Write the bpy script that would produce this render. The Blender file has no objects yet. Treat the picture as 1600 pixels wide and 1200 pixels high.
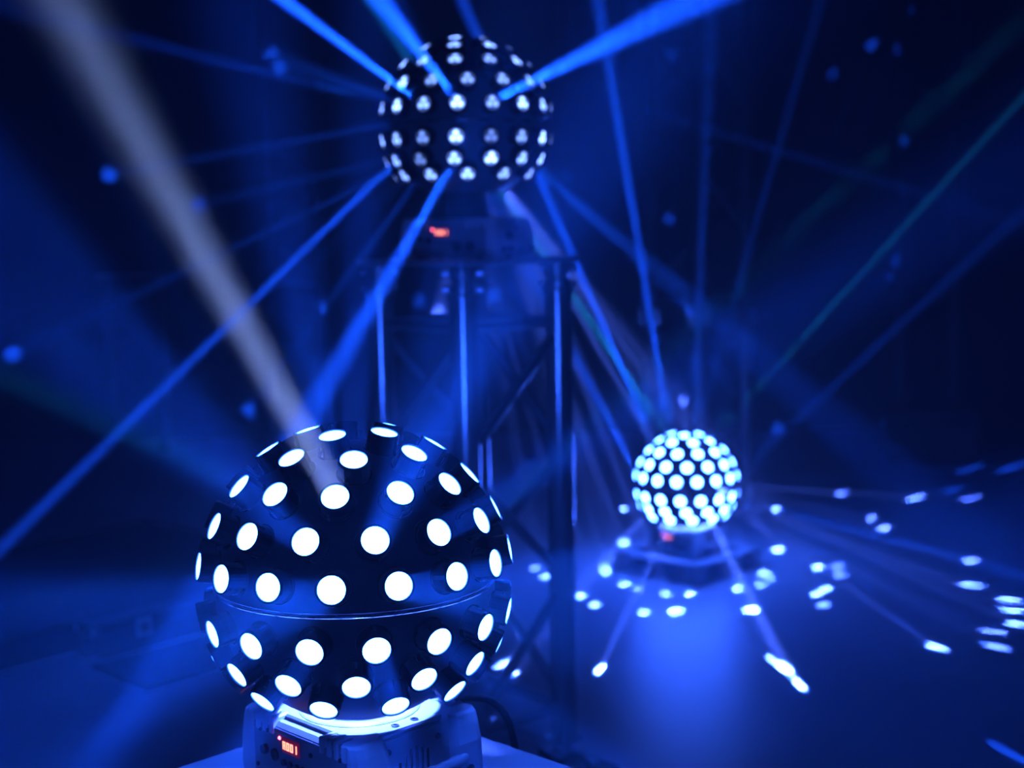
import bpy, math, random
from mathutils import Vector, Matrix
R = math.radians
random.seed(7)
scene = bpy.context.scene
C = scene.collection

# ------------------------------------------------------------------ camera
FPX = 1600 * 50.0 / 36.0
EYE = 1.035
PITCH = math.atan((600 - 350) / FPX)
ROLL = R(1.0)
cam_d = bpy.data.cameras.new('camera')
cam = bpy.data.objects.new('camera', cam_d)
C.objects.link(cam)
cam_d.lens = 50.0
cam_d.sensor_width = 36.0
cam_d.sensor_fit = 'HORIZONTAL'
cam_d.clip_start = 0.05
CAM_M = (Matrix.Translation((0, 0, EYE)) @ Matrix.Rotation(R(90) - PITCH, 4, 'X') @ Matrix.Rotation(-ROLL, 4, 'Z'))
cam.matrix_world = CAM_M
cam_d.dof.use_dof = True
cam_d.dof.focus_distance = 1.27
cam_d.dof.aperture_fstop = 4.6
scene.camera = cam
CAM_R = CAM_M.to_3x3()

def at(px, py, z):
    """point seen at a photo pixel (1600x1200) at depth z along the camera axis"""
    return Vector((0, 0, EYE)) + CAM_R @ Vector(((px - 800) / FPX * z, (600 - py) / FPX * z, -z))

def at_plane(px, py, axis, value):
    d = at(px, py, 1.0) - Vector((0, 0, EYE))
    o = Vector((0, 0, EYE))
    return o + d * ((value - o[axis]) / d[axis])

# ------------------------------------------------------------------ world: black night hall filled with thin haze
HAZE = 0.047
world = bpy.data.worlds.new('world')
scene.world = world
world.use_nodes = True
wn = world.node_tree
wn.nodes.clear()
wo = wn.nodes.new('ShaderNodeOutputWorld')
wb = wn.nodes.new('ShaderNodeBackground')
wb.inputs[0].default_value = (0, 0, 0, 1)
wb.inputs[1].default_value = 0.0
wv = wn.nodes.new('ShaderNodeVolumeScatter')
wv.inputs['Color'].default_value = (1, 1, 1, 1)
wv.inputs['Density'].default_value = HAZE
wv.inputs['Anisotropy'].default_value = 0.3
wn.links.new(wb.outputs[0], wo.inputs['Surface'])
wn.links.new(wv.outputs[0], wo.inputs['Volume'])

vs = scene.view_settings
vs.view_transform = 'Standard'
vs.look = 'None'
vs.gamma = 1.0
vs.use_curve_mapping = False
vs.exposure = 0.0
scene.display_settings.display_device = 'sRGB'
scene.cycles.max_bounces = 3
scene.cycles.volume_bounces = 0
scene.cycles.sample_clamp_indirect = 3.0

# ------------------------------------------------------------------ materials
def mat(name, color, rough=0.5, metal=0.0, emit=None, estr=0.0, noise=0.0, nscale=20.0, bump=0.0, spec=0.5):
    m = bpy.data.materials.new(name)
    m.use_nodes = True
    nt = m.node_tree
    b = nt.nodes['Principled BSDF']
    b.inputs['Base Color'].default_value = (*color, 1)
    b.inputs['Roughness'].default_value = rough
    b.inputs['Metallic'].default_value = metal
    b.inputs['Specular IOR Level'].default_value = spec
    if emit:
        b.inputs['Emission Color'].default_value = (*emit, 1)
        b.inputs['Emission Strength'].default_value = estr
    if noise or bump:
        tc = nt.nodes.new('ShaderNodeTexCoord')
        tx = nt.nodes.new('ShaderNodeTexNoise')
        tx.inputs['Scale'].default_value = nscale
        tx.inputs['Detail'].default_value = 6
        nt.links.new(tc.outputs['Object'], tx.inputs['Vector'])
        if noise:
            mx = nt.nodes.new('ShaderNodeMix')
            mx.data_type = 'RGBA'
            mx.inputs[6].default_value = (*[c * (1 - noise) for c in color], 1)
            mx.inputs[7].default_value = (*[min(1, c * (1 + noise)) for c in color], 1)
            nt.links.new(tx.outputs['Fac'], mx.inputs[0])
            nt.links.new(mx.outputs[2], b.inputs['Base Color'])
        if bump:
            bp = nt.nodes.new('ShaderNodeBump')
            bp.inputs['Strength'].default_value = bump
            bp.inputs['Distance'].default_value = 0.01
            nt.links.new(tx.outputs['Fac'], bp.inputs['Height'])
            nt.links.new(bp.outputs['Normal'], b.inputs['Normal'])
    return m

def emit_mat(name, color, strength):
    m = bpy.data.materials.new(name)
    m.use_nodes = True
    nt = m.node_tree
    nt.nodes.clear()
    o = nt.nodes.new('ShaderNodeOutputMaterial')
    e = nt.nodes.new('ShaderNodeEmission')
    e.inputs[0].default_value = (*color, 1)
    e.inputs[1].default_value = strength
    nt.links.new(e.outputs[0], o.inputs[0])
    return m

def lens_mat(name, color, lo, hi):
    """LED lens: three hot LED dots behind a dimmer disc"""
    m = bpy.data.materials.new(name)
    m.use_nodes = True
    nt = m.node_tree
    nt.nodes.clear()
    o = nt.nodes.new('ShaderNodeOutputMaterial')
    e = nt.nodes.new('ShaderNodeEmission')
    e.inputs[0].default_value = (*color, 1)
    tc = nt.nodes.new('ShaderNodeTexCoord')
    last = None
    for k in range(3):
        a = R(90 + 120 * k)
        d = nt.nodes.new('ShaderNodeVectorMath')
        d.operation = 'DISTANCE'
        d.inputs[1].default_value = (0.0062 * math.cos(a), 0.0062 * math.sin(a), 0.0)
        nt.links.new(tc.outputs['Object'], d.inputs[0])
        r = nt.nodes.new('ShaderNodeMapRange')
        r.inputs['From Min'].default_value = 0.0022
        r.inputs['From Max'].default_value = 0.0052
        r.inputs['To Min'].default_value = hi
        r.inputs['To Max'].default_value = lo
        nt.links.new(d.outputs['Value'], r.inputs['Value'])
        if last is None:
            last = r.outputs[0]
        else:
            mx = nt.nodes.new('ShaderNodeMath')
            mx.operation = 'MAXIMUM'
            nt.links.new(last, mx.inputs[0])
            nt.links.new(r.outputs[0], mx.inputs[1])
            last = mx.outputs[0]
    oi = nt.nodes.new('ShaderNodeObjectInfo')
    rr = nt.nodes.new('ShaderNodeMapRange')
    rr.inputs['To Min'].default_value = 0.12
    rr.inputs['To Max'].default_value = 1.0
    nt.links.new(oi.outputs['Random'], rr.inputs['Value'])
    mu = nt.nodes.new('ShaderNodeMath')
    mu.operation = 'MULTIPLY'
    nt.links.new(last, mu.inputs[0])
    nt.links.new(rr.outputs[0], mu.inputs[1])
    nt.links.new(mu.outputs[0], e.inputs[1])
    nt.links.new(e.outputs[0], o.inputs[0])
    return m

BLUE = (0.020, 0.100, 1.0)
M = {
    'floor': mat('concrete', (0.40, 0.41, 0.43), 0.42, noise=0.28, nscale=1.6, bump=0.08),
    'wall': mat('black_wall', (0.048, 0.048, 0.050), 0.9, noise=0.2, nscale=6, spec=0.2),
    'alu': mat('aluminium', (0.76, 0.77, 0.80), 0.20, 0.8, noise=0.06, nscale=30),
    'steel': mat('steel_bolt', (0.75, 0.76, 0.8), 0.2, 1.0),
    'plate': mat('grey_plate', (0.42, 0.43, 0.45), 0.38, 0.15, noise=0.1, nscale=30),
    'black': mat('black_plastic', (0.016, 0.016, 0.018), 0.35),
    'shell': mat('black_gloss_shell', (0.17, 0.175, 0.19), 0.40),
    'tube': mat('black_lens_tube', (0.02, 0.02, 0.024), 0.22),
    'darktruss': mat('dark_truss', (0.03, 0.03, 0.033), 0.35),  # background trusses, toned much darker than the pedestals
    'chrome': mat('chrome', (0.85, 0.86, 0.9), 0.12, 1.0),
    'white': mat('white_paint', (0.72, 0.73, 0.75), 0.32, noise=0.03, nscale=40),
    'panel': mat('grey_panel', (0.30, 0.31, 0.33), 0.4),
    'dark': mat('dark_hole', (0.008, 0.008, 0.01), 0.6),
    'rubber': mat('black_rubber', (0.012, 0.012, 0.013), 0.6),
    'wood': mat('dark_board', (0.02, 0.02, 0.022), 0.6, noise=0.3, nscale=8),
    'case': mat('black_laminate', (0.03, 0.03, 0.033), 0.45, noise=0.15, nscale=15),
    'window': mat('display_window', (0.10, 0.004, 0.01), 0.2, emit=(1.0, 0.0, 0.06), estr=0.07),
    'digit': emit_mat('red_digit', (1.0, 0.24, 0.16), 3.2),
    'led': emit_mat('red_led', (1.0, 0.12, 0.22), 7.0),
    'lens_full': emit_mat('lens_full', BLUE, 66.0),
    'lens_far': emit_mat('lens_far', (0.030, 0.108, 1.0), 130.0),
    'lens_dim': lens_mat('lens_dim', (0.16, 0.30, 1.0), 1.2, 14.0),
}

# ------------------------------------------------------------------ mesh helpers
def make_mesh(name, verts, faces, smooth=False, material=None):
    me = bpy.data.meshes.new(name)
    me.from_pydata([tuple(v) for v in verts], [], faces)
    if smooth:
        me.polygons.foreach_set('use_smooth', [True] * len(me.polygons))
    if material:
        me.materials.append(material)
    me.update()
    return me

def obj(name, me, parent=None, loc=(0, 0, 0), rot=None, mtx=None):
    o = bpy.data.objects.new(name, me)
    C.objects.link(o)
    if parent:
        o.parent = parent
    if mtx is not None:
        o.matrix_local = mtx
    else:
        o.location = loc
        if rot:
            o.rotation_euler = rot
    return o

def thing(name, label, cat, loc=(0, 0, 0), rz=0.0, group=None):
    o = bpy.data.objects.new(name, None)
    C.objects.link(o)
    o.empty_display_size = 0.05
    o.location = loc
    o.rotation_euler = (0, 0, rz)
    tag(o, label, cat, group)
    return o

def tag(o, label, cat, group=None):
    o['label'] = label
    o['category'] = cat
    if group:
        o['group'] = group
    return o

def geo_join(*gs):
    V, F = [], []
    for v, f in gs:
        n = len(V)
        V += v
        F += [tuple(i + n for i in q) for q in f]
    return V, F

def g_box(x0, x1, y0, y1, z0, z1, b=0.0):
    """box with chamfered edges"""
    if b <= 0:
        v = [(x, y, z) for z in (z0, z1) for y in (y0, y1) for x in (x0, x1)]
        f = [(0, 2, 3, 1), (4, 5, 7, 6), (0, 1, 5, 4), (2, 6, 7, 3), (0, 4, 6, 2), (1, 3, 7, 5)]
        return v, f
    cx, cy, cz = (x0 + x1) / 2, (y0 + y1) / 2, (z0 + z1) / 2
    hx, hy, hz = (x1 - x0) / 2, (y1 - y0) / 2, (z1 - z0) / 2
    V, idx = [], {}
    for sx in (-1, 1):
        for sy in (-1, 1):
            for sz in (-1, 1):
                for ax in range(3):
                    h = [hx - b, hy - b, hz - b]
                    h[ax] += b
                    idx[(sx, sy, sz, ax)] = len(V)
                    V.append((cx + sx * h[0], cy + sy * h[1], cz + sz * h[2]))
    F = []
    S = [(-1, -1), (1, -1), (1, 1), (-1, 1)]
    def key(ax, s, p, q):
        k = [0, 0, 0]
        o1, o2 = [a for a in range(3) if a != ax]
        k[ax], k[o1], k[o2] = s, p, q
        return tuple(k)
    for ax in range(3):
        for s in (-1, 1):
            F.append(tuple(idx[key(ax, s, p, q) + (ax,)] for p, q in S))
    for ax in range(3):
        o1, o2 = [a for a in range(3) if a != ax]
        for p, q in S:
            a0, a1 = key(ax, -1, p, q), key(ax, 1, p, q)
            F.append((idx[a0 + (o1,)], idx[a1 + (o1,)], idx[a1 + (o2,)], idx[a0 + (o2,)]))
    for sx in (-1, 1):
        for sy in (-1, 1):
            for sz in (-1, 1):
                F.append(tuple(idx[(sx, sy, sz, a)] for a in range(3)))
    return fix(V, F, (cx, cy, cz))

def fix(V, F, c):
    """orient faces of a convex solid outwards"""
    c = Vector(c)
    out = []
    for f in F:
        p = [Vector(V[i]) for i in f]
        m = sum(p, Vector()) / len(p)
        n = (p[1] - p[0]).cross(p[2] - p[0])
        out.append(f if n.dot(m - c) >= 0 else tuple(reversed(f)))
    return V, out

def g_cyl(p0, p1, r0, r1=None, n=14, caps=True):
    r1 = r0 if r1 is None else r1
    p0, p1 = Vector(p0), Vector(p1)
    ax = (p1 - p0).normalized()
    u = ax.orthogonal().normalized()
    w = ax.cross(u)
    V, F = [], []
    for p, r in ((p0, r0), (p1, r1)):
        for k in range(n):
            a = 2 * math.pi * k / n
            V.append(tuple(p + (u * math.cos(a) + w * math.sin(a)) * r))
    for k in range(n):
        k2 = (k + 1) % n
        F.append((k, k2, n + k2, n + k))
    if caps:
        V += V[:2 * n]
        F.append(tuple(reversed(range(2 * n, 3 * n))))
        F.append(tuple(range(3 * n, 4 * n)))
    return V, F

def g_lathe(prof, n=32, close=False):
    """profile of (r, z) around z"""
    V, F = [], []
    m = len(prof)
    for k in range(n):
        a = 2 * math.pi * k / n
        for r, z in prof:
            V.append((r * math.cos(a), r * math.sin(a), z))
    last = m if close else m - 1
    for k in range(n):
        k2 = (k + 1) % n
        for j in range(last):
            j2 = (j + 1) % m
            F.append((k * m + j, k2 * m + j, k2 * m + j2, k * m + j2))
    return V, F

def g_lathe_sharp(prof, n=20):
    """each profile segment a strip of its own, so smooth shading keeps the steps crisp"""
    return geo_join(*[g_lathe([a, b], n) for a, b in zip(prof, prof[1:])])

def g_sweep(pts, r, n=8):
    pts = [Vector(p) for p in pts]
    V, F = [], []
    up = Vector((0, 0, 1))
    for i, p in enumerate(pts):
        t = (pts[min(i + 1, len(pts) - 1)] - pts[max(i - 1, 0)]).normalized()
        u = t.cross(up)
        u = u.normalized() if u.length > 1e-3 else Vector((1, 0, 0))
        w = u.cross(t)
        for k in range(n):
            a = 2 * math.pi * k / n
            V.append(tuple(p + (u * math.cos(a) + w * math.sin(a)) * r))
    for i in range(len(pts) - 1):
        for k in range(n):
            k2 = (k + 1) % n
            F.append((i * n + k, i * n + k2, (i + 1) * n + k2, (i + 1) * n + k))
    F.append(tuple(range(n)))
    F.append(tuple(reversed(range((len(pts) - 1) * n, len(pts) * n))))
    return V, F

def smooth_path(ctrl, k=8):
    ctrl = [Vector(c) for c in ctrl]
    P = [ctrl[0]] + ctrl + [ctrl[-1]]
    out = []
    for i in range(1, len(P) - 2):
        for j in range(k):
            t = j / k
            a, b, c, d = P[i - 1], P[i], P[i + 1], P[i + 2]
            out.append(0.5 * ((2 * b) + (c - a) * t + (2 * a - 5 * b + 4 * c - d) * t * t + (3 * b - a - 3 * c + d) * t ** 3))
    out.append(ctrl[-1])
    return out

# ------------------------------------------------------------------ the room
X0, X1, Y0, Y1, ZC = -4.6, 5.2, -2.6, 7.0, 4.4
def slab(name, x0, x1, y0, y1, z0, z1, m):
    o = obj(name, make_mesh(name, *g_box(x0, x1, y0, y1, z0, z1), material=m))
    o['kind'] = 'structure'
    return o
slab('floor', X0 - .2, X1 + .2, Y0 - .2, Y1 + .2, -0.2, 0.0, M['floor'])
slab('ceiling', X0 - .2, X1 + .2, Y0 - .2, Y1 + .2, ZC, ZC + 0.2, M['wall'])
slab('wall_back', X0 - .2, X1 + .2, Y1, Y1 + .2, 0.0, ZC, M['wall'])
slab('wall_front', X0 - .2, X1 + .2, Y0 - .2, Y0, 0.0, ZC, M['wall'])
slab('wall_left', X0 - .2, X0, Y0, Y1, 0.0, ZC, M['wall'])
slab('wall_right', X1, X1 + .2, Y0, Y1, 0.0, ZC, M['wall'])

# ------------------------------------------------------------------ truss towers
MESH = {}
def cached(key, fn):
    if key not in MESH:
        MESH[key] = fn()
    return MESH[key]

def along(p0, p1):
    p0, p1 = Vector(p0), Vector(p1)
    return Matrix.Translation(p0) @ (p1 - p0).to_track_quat('Z', 'Y').to_matrix().to_4x4()

def rod(name, parent, p0, p1, r, m, n=14):
    L = (Vector(p1) - Vector(p0)).length
    me = cached((name, round(L, 4), r, m.name), lambda: make_mesh(name, *g_cyl((0, 0, 0), (0, 0, L), r, n=n), smooth=True, material=m))
    o = obj(name, me, parent, mtx=along(p0, p1))
    return o

def shade_caps(me):
    pass

def truss(name, label, x, y, z0, sections, rz, W=0.228, cr=0.0245, br=0.010, group=None,
          top_plate=0.0, bottom_plate=0.0, cap=0.055, flip=False, m='alu'):
    """four-chord truss column built of bolted sections"""
    t = thing(name, label, 'truss', (x, y, z0), rz, group)
    h = W / 2
    cs = [(-h, -h), (h, -h), (h, h), (-h, h)]
    z = 0.0
    if bottom_plate:
        s = bottom_plate / 2
        obj('base_plate', make_mesh('base_plate', *g_box(-s, s, -s, s, 0, 0.012, 0.003), material=M['plate']), t)
        z = 0.012
    joint = cached(('coupler', cr, cap, m), lambda: make_mesh('coupler', *g_lathe_sharp(
        [(0.0, 0.0), (cr * 1.18, 0.0), (cr * 1.18, 0.006), (cr * 0.98, 0.010), (cr * 0.98, cap * .40), (cr * .78, cap * .46), (cr * .78, cap * .54),
         (cr * .98, cap * .60), (cr * .98, cap), (0.0, cap)], 20), smooth=True, material=M[m]))
    def coupler_ring(z):
        for cx, cy in cs:
            c = obj('coupler', joint, t, (cx, cy, z))
            for zz in (cap * .28, cap * .78):
                k = rod('pin', c, (-0.034 * .707, 0.034 * .707, zz), (0.034 * .707, -0.034 * .707, zz), 0.006, M['steel'], 10)
    coupler_ring(z)
    z += cap
    for L in sections:
        zb, zt = z, z + L
        for cx, cy in cs:
            rod('chord', t, (cx, cy, zb), (cx, cy, zt), cr, M[m], 20)
        n = max(2, round((L - 0.12) / 0.235))
        za, zc = zb + 0.05, zt - 0.05
        st = (zc - za) / n
        for f in range(4):
            a, b = cs[f], cs[(f + 1) % 4]
            for zz in (za, zc):
                rod('cross_brace', t, (*a, zz), (*b, zz), br, M[m])
            for k in range(n):
                p, q = (a, b) if (k + (1 if flip else 0)) % 2 == 0 else (b, a)
                rod('diagonal_brace', t, (*p, za + k * st + 0.012), (*q, za + (k + 1) * st - 0.012), br, M[m])
        z = zt
        coupler_ring(z)
        z += cap
    if top_plate:
        s = top_plate / 2
        p = obj('top_plate', make_mesh('top_plate', *g_box(-s, s, -s, s, z, z + 0.010, 0.002), material=M['plate']), t)
        for sx in (-1, 1):
            for sy in (-1, 1):
                rod('corner_bolt', p, (sx * (s - .012), sy * (s - .012), z - 0.007), (sx * (s - .012), sy * (s - .012), z), 0.008, M['steel'], 10)
        z += 0.010
    return t, z0 + z

# ------------------------------------------------------------------ the ball effect lights
RB = 0.155           # to the lens faces
RS = 0.137           # shell radius
LR = 0.0150          # lens tube radius
LD = 0.0128          # lens disc radius
ROWS = [(74, 5), (58.5, 8), (42.3, 12), (26.2, 14), (10.5, 16), (-10.5, 16), (-24.5, 14), (-35.5, 12)]

def m_tube():
    L = RB - RS + 0.006
    return make_mesh('lens_tube', *g_lathe([(LR * .96, -L), (LR * 1.0, -L), (LR, -0.002), (LR * .97, 0.0), (LD, 0.0), (LD, -0.0012), (0.0, -0.0012)], 28), material=M['tube'])
def m_lens(m):
    V, F = g_lathe([(LD * .985, -0.0011), (LD * .6, 0.0), (0.0, 0.0006)], 24)
    return make_mesh('lens', V, F, smooth=True, material=m)
def m_collar():
    return make_mesh('collar', *g_lathe([(LR * 1.10, 0.0), (LR * 1.10, 0.0016), (LR * 1.02, 0.0016), (LR * 1.02, 0.0)], 28), material=M['tube'])
def m_gap(a0, a1):
    """chrome arc added to stand for light leaking beside a lens tube"""
    V, F = [], []
    n = 14
    for k in range(n + 1):
        a = R(a0 + (a1 - a0) * k / n)
        t = 0.5 + 0.5 * math.sin(math.pi * k / n)
        for r in (LR * (1.13 - .022 * t), LR * (1.13 + .022 * t)):
            V.append((r * math.cos(a), r * math.sin(a), 0.0012))
    for k in range(n):
        F.append((2 * k, 2 * k + 1, 2 * k + 3, 2 * k + 2))
    return make_mesh('leak_arc', V, F, material=M['chrome'])
def m_clip():
    """metal clip down the side of a lens tube"""
    L = RB - RS
    return make_mesh('clip', *g_box(-0.0013, 0.0013, -0.0010, 0.0008, -L + .0012, -L * .42, 0.0003), material=M['chrome'])

LENS = {}             # world directions of the lenses of each ball
def fixture(label, centre, offs, rz, lens, neck=0.0, stand_z=None, trim=True):
    """offs: longitude (deg, right of the camera's line) of one lens in each row"""
    HB = 0.070                               # base height
    drop = 0.200 + neck                      # ball centre above the base's underside
    base_z = centre.z - drop if stand_z is None else stand_z
    t = thing('ball_effect_light', label, 'stage light', (centre.x, centre.y, base_z), rz, 'ball effect lights')
    cz = drop
    # shells
    def shell(top):
        prof = []
        if top:
            for k in range(0, 19):
                a = R(1.0 + (90 - 1.0) * k / 18)
                prof.append((RS * math.cos(a), cz + RS * math.sin(a)))
        else:
            for k in range(0, 14):
                a = R(-60 + (60 - 1.0) * k / 13)
                prof.append((RS * math.cos(a), cz + RS * math.sin(a)))
        return make_mesh('shell', *g_lathe(prof, 72), smooth=True, material=M['shell'])
    up = obj('upper_shell', shell(True), t)
    lo = obj('lower_shell', shell(False), t)
    obj('seam_ring', make_mesh('seam_ring', *g_lathe([(RS * 0.99, cz - .0022), (RS * 1.006, cz - .0015), (RS * 1.008, cz + .0008), (RS * 0.99, cz + .0022)], 96), smooth=True, material=M['chrome']), t)
    obj('neck', make_mesh('neck', *g_lathe([(0.0, HB), (0.040, HB), (0.040, HB + .006), (0.036, HB + .008), (0.036, cz - RS * .80), (0.0, cz - RS * .80)], 48), smooth=False, material=M['black']), t)
    if trim:
        obj('seam_glint', make_mesh('seam_glint', *g_lathe([(RS * 1.0075, cz - .0006), (RS * 1.0095, cz - .0001), (RS * 1.0075, cz + .0004)], 96), material=M['chrome']), t)  # thin chrome line added to stand for the light along the seam
    # lenses
    dirs = LENS[t.name] = []
    az0 = math.atan2(-centre.y, -centre.x)   # towards the camera
    tube = cached('tube', m_tube)
    lens_me = cached(('lens', lens.name), lambda: m_lens(lens))
    clip = cached('clip', m_clip)
    collar = cached('collar', m_collar)
    for (lat, n), off in zip(ROWS, offs):
        for k in range(n):
            az = az0 + R(off) + 2 * math.pi * k / n - rz
            la = R(lat)
            d = Vector((math.cos(la) * math.cos(az), math.cos(la) * math.sin(az), math.sin(la)))
            dirs.append(Matrix.Rotation(rz, 3, 'Z') @ d)
            east = Vector((-math.sin(az), math.cos(az), 0))
            north = d.cross(east)
            mt = Matrix((east, north, d)).transposed().to_4x4()
            mt.translation = Vector((0, 0, cz)) + d * RB
            tb = obj('lens_tube', tube, t, mtx=mt)
            obj('lens', lens_me, tb)
            obj('collar', collar, tb, (0, 0, -(RB - RS) - 0.0008))
            if trim:
                g = random.choice(((-80, 20), (-150, -40), (-60, 70), (100, 200)))
                obj('leak_arc', cached(('gap', g), lambda: m_gap(*g)), tb, (0, 0, -(RB - RS) + 0.0004))
            a = R(-90) if lat > 0 else R(90)
            a += R(random.choice((-25, 0, 15)))
            if trim:
                obj('clip', clip, tb, mtx=Matrix.Rotation(a - R(90), 4, 'Z') @ Matrix.Translation((0, LR + 0.0002, 0)))
    build_base(t, HB)
    return t, Vector((centre.x, centre.y, base_z + cz))

SEG = {'A': 'abcefg', '0': 'abcdef', '1': 'bc'}
def digit_mesh(ch):
    w, h, s = 0.0042, 0.0080, 0.0012
    xs = {'a': (0, w, h - s, h), 'd': (0, w, 0, s), 'g': (0, w, h / 2 - s / 2, h / 2 + s / 2), 'f': (0, s, h / 2, h), 'e': (0, s, 0, h / 2),
          'b': (w - s, w, h / 2, h), 'c': (w - s, w, 0, h / 2)}
    g = geo_join(*[g_box(xs[c][0], xs[c][1], -0.0006, 0, xs[c][2], xs[c][3]) for c in SEG[ch]])
    return make_mesh('digit', *g, material=M['digit'])

def build_base(t, H):
    SX, SY = 0.080, 0.0755                    # half width (control panel side) and half depth
    W = M['white']
    def part(name, key, g, m, parent=t, loc=(0, 0, 0), smooth=False, mtx=None):
        return obj(name, cached(('base', key, m.name), lambda: make_mesh(name, *g(), smooth=smooth, material=m)), parent, loc, mtx=mtx)
    part('body', 'body', lambda: g_box(-SX, SX, -SY, SY, 0.004, H - .005, 0.004), W)
    part('top_cover', 'top', lambda: g_box(-SX + .006, SX - .001, -SY + .012, SY - .012, H - .006, H, 0.002), W)
    part('top_disc', 'disc', lambda: g_lathe([(0.0, H - .002), (0.060, H - .002), (0.060, H + .0006), (0.058, H + .0014), (0.0, H + .0014)], 64), W)
    def corner():
        V, F = [], []
        prof = [(0.0, 0.098, 0.040), (0.014, 0.100, 0.043), (H * .60, 0.098, 0.043), (H - .010, 0.0935, 0.040), (H - .002, 0.0905, 0.038), (H + .0008, 0.0870, 0.036)]
        for z, xo, wid in prof:
            yo = SY + .003
            V += [(SX - .010, yo - .003, z), (xo - .009, yo, z), (xo - .003, yo - .003, z), (xo, yo - .010, z), (xo, yo - wid * .8, z), (xo - .005, yo - wid, z), (SX - .010, yo - wid - .006, z)]
        n = 7
        for i in range(len(prof) - 1):
            for k in range(n):
                k2 = (k + 1) % n
                F.append((i * n + k2, i * n + k, (i + 1) * n + k, (i + 1) * n + k2))
        F.append(tuple(range(n)))
        F.append(tuple(reversed(range((len(prof) - 1) * n, len(prof) * n))))
        return V, F
    for sx, sy in ((-1, -1), (1, -1), (1, 1), (-1, 1)):
        part('corner_block', 'corner', corner, W, mtx=Matrix.Diagonal((sx, sy, 1, 1)))
        for k in range(4):                    # cooling ribs beside the corner
            xx = sx * (SX - .006 - k * 0.0112)
            part('rib', 'rib', lambda: g_box(-0.0034, 0.0034, -0.018, 0.004, -0.016, 0.0016, 0.0016), W,
                 mtx=Matrix.Translation((xx, sy * SY, H - .001)) @ Matrix.Rotation(0 if sy > 0 else math.pi, 4, 'Z'))
        part('foot', 'foot', lambda: g_cyl((0, 0, 0), (0, 0, .005), .011), M['rubber'], loc=(sx * (SX - .02), sy * (SY - .02), 0))
    # handle sides: recessed wall with vent slots, screws, grab bar
    for s in (-1, 1):
        rot = Matrix.Rotation(0 if s > 0 else math.pi, 4, 'Z')
        v = part('vent_panel', 'vent', lambda: g_box(SX - .001, SX + .0012, -.036, .036, .008, H - .006, 0.0005), W, mtx=rot)
        for k in range(7):
            hh = (0.018, 0.026, 0.032, 0.036, 0.038, 0.035, 0.031)[k]
            part('vent_slot', ('slot', hh), lambda: g_box(0, .0012, -.0016, .0016, 0, hh, .0005), M['dark'], parent=v, loc=(SX + .0006, -.024 + k * .0070, .012))
        for yy in (-.031, .031):
            part('panel_screw', 'pscrew', lambda: g_cyl((0, 0, 0), (.0016, 0, 0), .0030), M['dark'], parent=v, loc=(SX + .0008, yy, H - .018))
        def bar():
            pts = smooth_path([(.088, -.060, .031), (.096, -.048, .028), (.099, -.030, .027), (.100, 0, .0265), (.099, .030, .027), (.096, .048, .028), (.088, .060, .031)], 4)
            return g_sweep(pts, .0062, 12)
        part('handle', 'handle', bar, W, smooth=True, mtx=rot)
        for yy in (-.056, .056):
            part('handle_bolt', 'hbolt', lambda: g_cyl((0, 0, 0), (.002, 0, 0), .005), M['dark'], mtx=rot @ Matrix.Translation((.0986, yy, .016)))
        for yy in (-.012, .012):
            part('top_screw', 'tscrew', lambda: g_lathe([(0, 0), (.0040, 0), (.0040, .0010), (.0024, .0012), (.002, .0004), (0, .0004)], 16), M['steel'], mtx=rot @ Matrix.Translation((SX - .011, yy, H)))
    # control panel
    part('control_panel', 'panel', lambda: g_box(-SX + .008, SX - .004, -SY - .0016, -SY + .002, .005, H - .010, .0006), M['panel'])
    d = part('display', 'window', lambda: g_box(-.0140, .0140, -.0012, .001, -.0075, .0075, .0006), M['window'], loc=(-.010, -SY - .0016, H - .0235))
    for k, ch in enumerate('A001'):
        obj('digit', cached(('digit', ch), lambda: digit_mesh(ch)), d, (-.0115 + k * .0061, -.0012, -.004))
    part('status_led', 'led', lambda: g_lathe([(0, -.001), (.0019, -.001), (.0019, .0), (.0010, .0014), (0, .0018)], 14), M['led'],
         mtx=Matrix.Translation((-.0285, -SY - .0016, H - .0185)) @ Matrix.Rotation(R(90), 4, 'X'))
    for k in range(4):
        part('button', 'button', lambda: g_cyl((0, 0, 0), (0, -.003, 0), .0034, n=12), M['black'], loc=(-.021 + k * .0100, -SY - .0016, H - .041))
    part('microphone', 'mic', lambda: g_lathe([(0, 0), (.0060, 0), (.0060, .0018), (.0045, .0022), (0, .0012)], 18), M['dark'],
         mtx=Matrix.Translation((-.0365, -SY - .0016, H - .037)) @ Matrix.Rotation(R(90), 4, 'X'))
    part('speed_knob', 'knob', lambda: g_lathe([(0, 0), (.0052, 0), (.0046, .004), (0, .004)], 18), M['black'],
         mtx=Matrix.Translation((-.0525, -SY - .0016, H - .035)) @ Matrix.Rotation(R(90), 4, 'X'))
    for xx, zz in ((-.060, .053), (-.066, .016), (.022, .047), (.068, .054), (.068, .014), (-.047, .055)):
        part('panel_bolt', 'pbolt', lambda: g_cyl((0, 0, 0), (0, -.0014, 0), .0022, n=10), M['dark'], loc=(xx, -SY - .0016, zz))
    for xx in (.020, .046):
        part('socket', 'socket', lambda: g_lathe([(.0, .001), (.008, .001), (.008, .004), (.0098, .004), (.0098, 0)], 20), M['black'],
             mtx=Matrix.Translation((xx, -SY - .0016, .022)) @ Matrix.Rotation(R(90), 4, 'X'))

# positions of the three balls
B1 = at(556, 904, 1.40)
B2 = at(727, 196, 2.53)
B3 = at(1072, 754, 4.25)
print('balls', B1, B2, B3)

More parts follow.
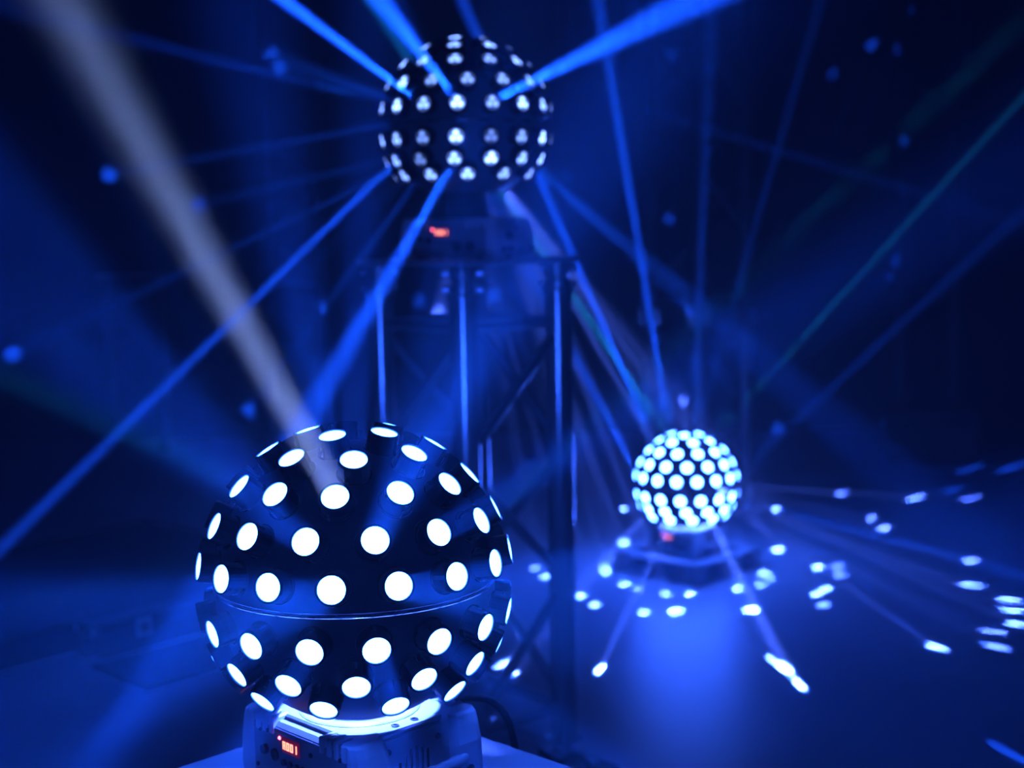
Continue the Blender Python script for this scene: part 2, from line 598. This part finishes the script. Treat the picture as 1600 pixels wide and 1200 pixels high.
# stand heights
T1 = B1.z - 0.200
T2 = B2.z - 0.235
RZ_T2 = math.atan2(-B2.y, -B2.x) + R(90) + R(45) + R(-3.5)
RZ_T1 = math.atan2(-B1.y, -B1.x) + R(90) + R(45) + R(-6)
L2 = T2 - 0.028 - 0.012 - 0.010 - 0.11
tr2, ztop2 = truss('truss_pedestal', 'tall aluminium truss pedestal carrying the raised ball light', B2.x, B2.y, 0.028, [L2], RZ_T2,
                   top_plate=0.285, bottom_plate=0.32, group='truss pedestals')
L1 = T1 - 0.012 - 0.010 - 0.11
tr1, ztop1 = truss('truss_pedestal', 'short aluminium truss pedestal under the sharp large ball light', B1.x, B1.y, 0.0, [L1], RZ_T1,
                   top_plate=0.31, bottom_plate=0.32, group='truss pedestals')
print('tops', ztop1, T1, ztop2, T2)

pad = obj('rubber_pad', make_mesh('rubber_pad', *g_box(-.19, .19, -.19, .19, 0, .028, .005), material=M['rubber']), None, (B2.x, B2.y, 0), (0, 0, RZ_T2))
tag(pad, 'square black rubber pad under the foot of tall truss pedestal', 'pad')

# low stand for ball 3
RZ_3 = math.atan2(-B3.y, -B3.x) + R(90) + R(45) + R(8)
Z3 = B3.z - 0.200
st = thing('low_stand', 'low dark open metal frame stand on the floor under the distant ball light', 'stand', (B3.x, B3.y, 0), RZ_3)
q = .160
obj('base_plate', make_mesh('base_plate', *g_box(-q, q, -q, q, 0, .008, .002), material=M['plate']), st)
for sx in (-1, 1):
    for sy in (-1, 1):
        obj('post', cached('post3', lambda: make_mesh('post', *g_box(-.02, .02, -.02, .02, .008, Z3 - .012, .003), material=M['plate'])), st, (sx * (q - .022), sy * (q - .022), 0))
for k in range(4):
    obj('rail', cached('rail3', lambda: make_mesh('rail', *g_box(-q, q, -q, -q + .040, Z3 - .012, Z3 - .001, .002), material=M['plate'])), st, (0, 0, .0), (0, 0, k * math.pi / 2))
obj('deck', make_mesh('deck', *g_box(-q + .041, q - .041, -q + .041, q - .041, Z3 - .006, Z3, .001), material=M['black']), st)

F1 = fixture('white based ball light in sharp focus with large glowing lenses', B1, (-25, 1, -8.2, 7.5, -8.2, -16.3, -1, -15), R(-45.5), M['lens_full'])
F2 = fixture('ball light with dim speckled lenses raised on the tall truss', B2, (-20, -11.5, -7.5, 2.3, -4.7, -6, -8, 1), math.atan2(-B2.y, -B2.x) + R(90) - R(28), M['lens_dim'], neck=0.035)
F3 = fixture('distant ball light on the floor stand with crowded blurred white lenses', B3, (-7, -30, -12.6, 1.2, -10.4, -6.4, 0, -22), math.atan2(-B3.y, -B3.x) + R(90) - R(35), M['lens_far'])

# ------------------------------------------------------------------ truss towers standing in the dark behind
def col_at(px, depth):
    p = at(px, 350, depth)
    return p.x, p.y
GT = 'truss towers in the background'
x, y = col_at(1089, 5.05)
truss('truss_tower', 'tall dark truss tower rising directly behind the distant ball light', x, y, 0.0, [0.60, 1.0, 1.0, 1.0], math.atan2(-y, -x) + R(90) + R(48), W=.24, bottom_plate=.36, group=GT, m='darktruss')
x, y = col_at(1449, 6.45)
truss('truss_tower', 'tall dark truss tower behind the black ballast case', x, y, 0.0, [0.60, 1.0, 1.0, 1.0], R(-10), W=.24, bottom_plate=.36, group=GT, m='darktruss')
x, y = col_at(456, 6.5)
truss('truss_tower', 'tall dark truss tower against the back wall between riser and truss pedestal', x, y, 0.0, [0.60, 1.0, 1.0, 1.0], R(8), W=.24, bottom_plate=.36, group=GT, m='darktruss')
x, y = col_at(200, 6.6)
truss('truss_tower', 'short dark truss tower standing behind the low black riser', x, y, 0.0, [0.70], R(12), W=.24, bottom_plate=.36, top_plate=.30, group=GT, m='darktruss')
x, y = col_at(917, 6.2)
truss('truss_drop', 'dark truss section hanging down from the dark ceiling', x, y, 1.62, [1.28, 1.28 - .01], math.atan2(-y, -x) + R(90) + R(17), W=.24, group=GT, m='darktruss')

def frame_from(p0, p1):
    d = (p1 - p0).normalized()
    return math.atan2(d.y, d.x)
# low black riser along the left side
P0, P1 = at_plane(0, 1050, 2, 0), at_plane(330, 962, 2, 0)
ra = frame_from(P0, P1)
rl = (P1 - P0).length
rs = thing('stage_riser', 'low black stage riser running along the left of the hall', 'riser', tuple(P0), ra)
obj('deck', make_mesh('deck', *g_box(-1.3, rl + .42, -.012, .90, .060, .078, .003), material=M['wood']), rs)
obj('skirt', make_mesh('skirt', *g_box(-1.29, rl + .41, 0, .012, 0, .060), material=M['case']), rs)
for k in range(5):
    obj('foot', cached('rfoot', lambda: make_mesh('foot', *g_cyl((0, 0, 0), (0, 0, .060), .02), material=M['rubber'])), rs, (-1.2 + k * .5, .45, 0))
# shallow black case in front of it
Q0 = at_plane(150, 1036, 2, 0)
kc = thing('equipment_case', 'shallow black equipment case with metal corners beside the riser', 'case', tuple(Q0), ra)
CL, CD, CH = .52, .075, .088
obj('body', make_mesh('body', *g_box(0, CL, .002, CD, 0, CH * .66, .002), material=M['case']), kc)
obj('lid', make_mesh('lid', *g_box(0, CL, .002, CD, CH * .67, CH, .002), material=M['case']), kc)
for cx in (0, CL):
    for cyy in (.002, CD):
        for cz in (.010, CH - .010):
            obj('corner_cap', cached('ccap', lambda: make_mesh('corner_cap', *g_box(-.011, .011, -.011, .011, -.011, .011, .004), material=M['steel'])), kc, (cx, cyy, cz))
for cx in (.14, .36):
    lt = obj('latch', cached('latch', lambda: make_mesh('latch', *g_box(-.022, .022, -.003, .0, -.022, .022, .001), material=M['plate'])), kc, (cx, .002, CH * .66))
    obj('latch_key', cached('lkey', lambda: make_mesh('latch_key', *g_box(-.006, .006, -.007, -.003, -.008, .008, .001), material=M['steel'])), lt)
A_, B_, C_ = at_plane(143, 1046, 2, 0), at_plane(228, 1082, 2, 0), at_plane(420, 1026, 2, 0)
D_ = A_ + C_ - B_
bv = [(v.x, v.y, 0) for v in (A_, B_, C_, D_)] + [(v.x, v.y, .012) for v in (A_, B_, C_, D_)]
bo = obj('floor_board', make_mesh('floor_board', *fix(bv, [(0, 1, 2, 3), (4, 5, 6, 7), (0, 1, 5, 4), (1, 2, 6, 5), (2, 3, 7, 6), (3, 0, 4, 7)], sum((Vector(v) for v in bv), Vector()) / 8), material=M['wood']))
tag(bo, 'thin dark board lying flat on the floor before the equipment case', 'board')
# ballast case at the foot of the right tower
p = at_plane(1462, 724, 2, 0)
bc = thing('ballast_case', 'black ballast case on the floor at the foot of a truss tower', 'case', (p.x, p.y + .02, 0), R(-6))
obj('body', make_mesh('body', *g_box(-.19, .19, 0, .20, .012, .17, .005), material=M['case']), bc)
obj('lid', make_mesh('lid', *g_box(-.19, .19, 0, .20, .173, .22, .005), material=M['case']), bc)
for sx in (-1, 1):
    obj('handle', cached('bhandle', lambda: make_mesh('handle', *g_box(-.003, .003, .06, .14, .08, .12, .002), material=M['plate'])), bc, (sx * .192, 0, 0))
    for yy in (.03, .17):
        obj('foot', cached('bfoot', lambda: make_mesh('foot', *g_cyl((0, 0, 0), (0, 0, .013), .02), material=M['rubber'])), bc, (sx * .16, yy, 0))
# cables
c1 = smooth_path([B1 + Vector(v) for v in ((.066, .064, -.165), (.092, .092, -.158), (.128, .126, -.170), (.150, .150, -.215), (.158, .160, -.32))]
                 + [Vector((B1.x + .17, B1.y + .19, .012)), Vector((B1.x + .30, B1.y + .32, .006)), Vector((B1.x + .55, B1.y + .50, .006))], 8)
tag(obj('power_cable', make_mesh('power_cable', *g_sweep(c1, .0042, 10), smooth=True, material=M['rubber'])), 'black power cable drooping from the back of the sharp ball light', 'cable')
c2 = smooth_path([at(845, 1175, 2.62), at(872, 1192, 2.50), at(893, 1181, 2.47), at(912, 1186, 2.47), at(924, 1205, 2.47), at_plane(934, 1236, 2, .007), at_plane(1000, 1262, 2, .006), at_plane(1120, 1300, 2, .006)], 8)
tag(obj('power_cable', make_mesh('power_cable', *g_sweep(c2, .006, 10), smooth=True, material=M['rubber'])), 'black power cable looped over the foot of the tall truss pedestal', 'cable')

# ------------------------------------------------------------------ beams of the ball lights (spot lamps sitting on their lenses)
COL = {'blue': (0.005, 0.068, 1.0), 'pale': (0.055, 0.13, 1.0), 'white': (0.27, 0.42, 1.0), 'teal': (0.004, 0.26, 0.75), 'wall': (0.006, 0.075, 1.0)}
NB = [0]
def beam(fx, target, E, half=1.2, col='blue', rad=0.011, blend=0.5, src=None):
    """E: irradiance wanted at 1 m"""
    t, c = fx
    d = ((target if src is None else src) - c).normalized()
    d = max(LENS[t.name], key=lambda v: v.dot(d))            # the nearest lens
    s = c + d * (RB + (.012 if src is None else .014))
    if half < 8 and fx is F1:                            # collimated lens: small disc of light with a narrow spread
        l = bpy.data.lights.new('beam_lamp', 'AREA')
        l.shape = 'SQUARE'
        l.size = rad * 1.8
        l.spread = R(2 * half)
        l.energy = E * 4 * math.tan(R(half)) ** 2
    else:
        l = bpy.data.lights.new('beam_lamp', 'SPOT')
        l.energy = E * 4 * math.pi * math.pi
        l.spot_size = R(2 * half)
        l.spot_blend = blend
        l.shadow_soft_size = min(rad, .006)
    l.color = COL[col]
    o = bpy.data.objects.new('beam_lamp', l)
    C.objects.link(o)
    o.parent = t
    mt = Matrix.Translation(s) @ (target - s).to_track_quat('-Z', 'Y').to_matrix().to_4x4()
    o.matrix_local = (Matrix.Translation(t.location) @ Matrix.Rotation(t.rotation_euler.z, 4, 'Z')).inverted() @ mt
    NB[0] += 1

def lens_at(fx, px, py):
    """point of the ball's front seen at a pixel"""
    c = fx[1]
    o = Vector((0, 0, EYE))
    d = (at(px, py, 1) - o).normalized()
    b = d.dot(o - c)
    k = b * b - ((o - c).length_squared - RB ** 2)
    k = math.sqrt(k) if k > 0 else 0
    return o + d * (-b - k)

# ball 1
beam(F1, at(75, -40, 0.85), 190, 1.1, 'white', .012, src=lens_at(F1, 528, 775))
beam(F1, at(75, -40, 0.85), 75, 2.6, 'white', .012, src=lens_at(F1, 528, 775))
beam(F1, at(735, 250, 1.0), 40, 2.6, 'blue', .012, src=lens_at(F1, 590, 838))
beam(F1, at(-20, 575, 1.30), 110, 1.5, 'teal', .012, src=lens_at(F1, 385, 745))
beam(F1, at(-20, 960, 1.4), 30, 1.0, 'teal', .008, src=lens_at(F1, 318, 880))
beam(F1, at(1600, 30, 1.6), 150, 0.9, 'teal', .010, src=lens_at(F1, 765, 765))
beam(F1, at(280, 1010, 0.9), 8, 2.4, 'blue', .012, src=lens_at(F1, 518, 920))
beam(F1, at(860, 1000, 0.9), 22, 2.4, 'blue', .012, src=lens_at(F1, 621, 912))
beam(F1, at(60, 20, 1.4), 20, 1.8, 'blue', .012, src=lens_at(F1, 435, 772))
for px, py in [(421, 915), (711, 895), (480, 845), (686, 827), (633, 767), (435, 772), (558, 720), (650, 706), (481, 1016), (584, 1013), (680, 997), (394, 1005), (518, 920), (621, 912), (588, 842), (528, 775), (452, 1066), (552, 1070), (653, 1057)]:
    q_ = lens_at(F1, px, py)
    beam(F1, q_ + (q_ - F1[1]), 19, 4.5, 'blue', .012, src=q_)
# ball 2
beam(F2, at(430, -10, 1.75), 1725, 0.7, 'blue', .011, src=lens_at(F2, 663, 168))
beam(F2, at(575, -25, 1.7), 483, 1.3, 'blue', .012, src=lens_at(F2, 716, 160))
beam(F2, at(1095, -5, 1.5), 483, 1.3, 'blue', .012, src=lens_at(F2, 770, 165))
beam(F2, at(100, 760, 1.85), 1600, 0.55, 'blue', .008, src=lens_at(F2, 663, 222))
beam(F2, at(500, 620, 1.75), 345, 1.4, 'blue', .012, src=lens_at(F2, 705, 235))
beam(F2, at(1010, 410, 2.0), 50, 1.6, 'blue', .012, src=lens_at(F2, 800, 240))
beam(F2, at(1600, 352, 2.9), 120, 0.9, 'blue', .012, src=lens_at(F2, 835, 140))
beam(F2, at(200, 60, 2.3), 70, 1.8, 'blue', .012, src=lens_at(F2, 625, 165))
beam(F2, at(735, -10, 2.4), 115, 1.2, 'blue', .011, src=lens_at(F2, 732, 75))
# ball 3
beam(F3, at(878, 360, 3.8), 2990, 0.7, 'blue', .014, src=lens_at(F3, 1030, 700))
beam(F3, at(900, 470, 3.7), 1380, 0.5, 'teal', .010, src=lens_at(F3, 1040, 690))
beam(F3, at(952, 110, 3.6), 1955, 0.8, 'blue', .015, src=lens_at(F3, 1065, 690))
beam(F3, at(1285, -10, 3.8), 230, 0.9, 'blue', .015, src=lens_at(F3, 1095, 690))
beam(F3, at(1095, 420, 4.1), 374, 1.1, 'blue', .013, src=lens_at(F3, 1096, 690))
beam(F3, at(1600, 150, 3.7), 920, 0.5, 'teal', .010, src=lens_at(F3, 1112, 690))
beam(F3, at(1420, 495, 3.7), 161, 1.0, 'blue', .014, src=lens_at(F3, 1145, 745))
beam(F3, at(900, 560, 3.7), 288, 1.2, 'blue', .014, src=lens_at(F3, 1000, 735))
beam(F3, at(1620, 905, 3.9), 460, 1.2, 'blue', .014, src=lens_at(F3, 1150, 765))

# light falling on the base through the open underside of the lit balls
for t, c in (F1, F3):
    l = bpy.data.lights.new('inner_lamp', 'POINT')
    l.color = COL['pale']
    l.energy = 13
    l.shadow_soft_size = .012
    o = bpy.data.objects.new('inner_lamp', l)
    C.objects.link(o)
    o.parent = t
    o.location = (0, 0, c.z - t.location.z - .045)

# spots thrown on the floor (pixel on the floor, strength)
FROM3 = [(1225, 1043, 1.2), (1174, 953, 1.6), (937, 1046, 1.1), (1463, 1011, .9), (1430, 778, .6), (1315, 771, .3), (1055, 955, 1.2), (1006, 957, 1),
         (1381, 826, 1), (1248, 1069, 1)]
FROM2 = [(974, 795, 1), (975, 848, 1), (962, 872, .25), (943, 885, .3), (948, 893, 1), (976, 912, 1), (996, 921, .25), (1040, 928, .6), (1078, 928, 1),
         (1153, 920, 1), (1188, 915, .5), (1194, 895, .8), (1203, 905, .3), (1189, 849, .8), (1215, 859, 1), (1212, 795, 1), (908, 931, 1), (929, 945, .9),
         (1279, 887, 1), (1290, 920, 1), (1276, 929, 1), (1286, 945, .4), (1308, 885, .2), (1313, 898, .2),
         (1362, 810, .5), (1516, 876, .9), (1515, 914, .8), (1578, 938, .7), (1582, 954, .7), (1590, 975, .9),
         (1550, 987, .3), (1557, 1011, .3), (1517, 778, .16), (1487, 765, .03), (1516, 732, .02), (1583, 730, .03), (1205, 1030, .2),
         (1577, 1176, .02), (806, 815, .4), (836, 888, .3), (852, 901, .6), (817, 990, .5), (1172, 792, .03), (787, 1037, .8), (797, 1055, .9)]
for px, py, s in FROM3 + FROM2:
    p = at_plane(px, py, 2, 0.0)
    low = (p - F3[1]).xy.length > 0.55        # low flat beams of the floor ball; the close ring is thrown by the raised ball
    fx = F3 if low else F2
    d = (p - fx[1]).length
    r = (.011 if low else .016) * (1.5 if s > 1.1 else 1)
    beam(fx, p, 100 * s * d * d / (fx[1].z / d), math.degrees(r / d), 'pale' if s > .15 else 'wall', .003, .35)

# faint spots thrown on the black back wall
WALL = [(170, 273, 1.3), (413, 80, 1.4), (437, 104, .9), (310, 320, .8), (20, 553, 1.4), (390, 640, 1.2), (497, 495, .5), (455, 443, .3),
        (655, 470, .5), (771, 462, .8), (686, 490, 4), (932, 402, .3), (1046, 342, .5), (1082, 218, 1), (1126, 244, .5), (1047, 88, .4),
        (1362, 70, .6), (1300, 117, .4), (1475, 125, .3), (1435, 373, .5), (1395, 433, .4), (1460, 633, .4), (1216, 669, .9),
        (1173, 676, .5), (1073, 628, 12), (953, 635, .6), (1027, 637, .7), (1430, 10, .4), (888, 275, .3)]
for px, py, s in WALL:
    p = at_plane(px, py, 1, Y1)
    fx = F3 if px > 860 else F2
    d = (p - fx[1]).length
    beam(fx, p, 17 * s * d * d, math.degrees(.030 / d), 'pale' if s > 3 else 'wall', .004, .6)
print('beam lamps', NB[0])
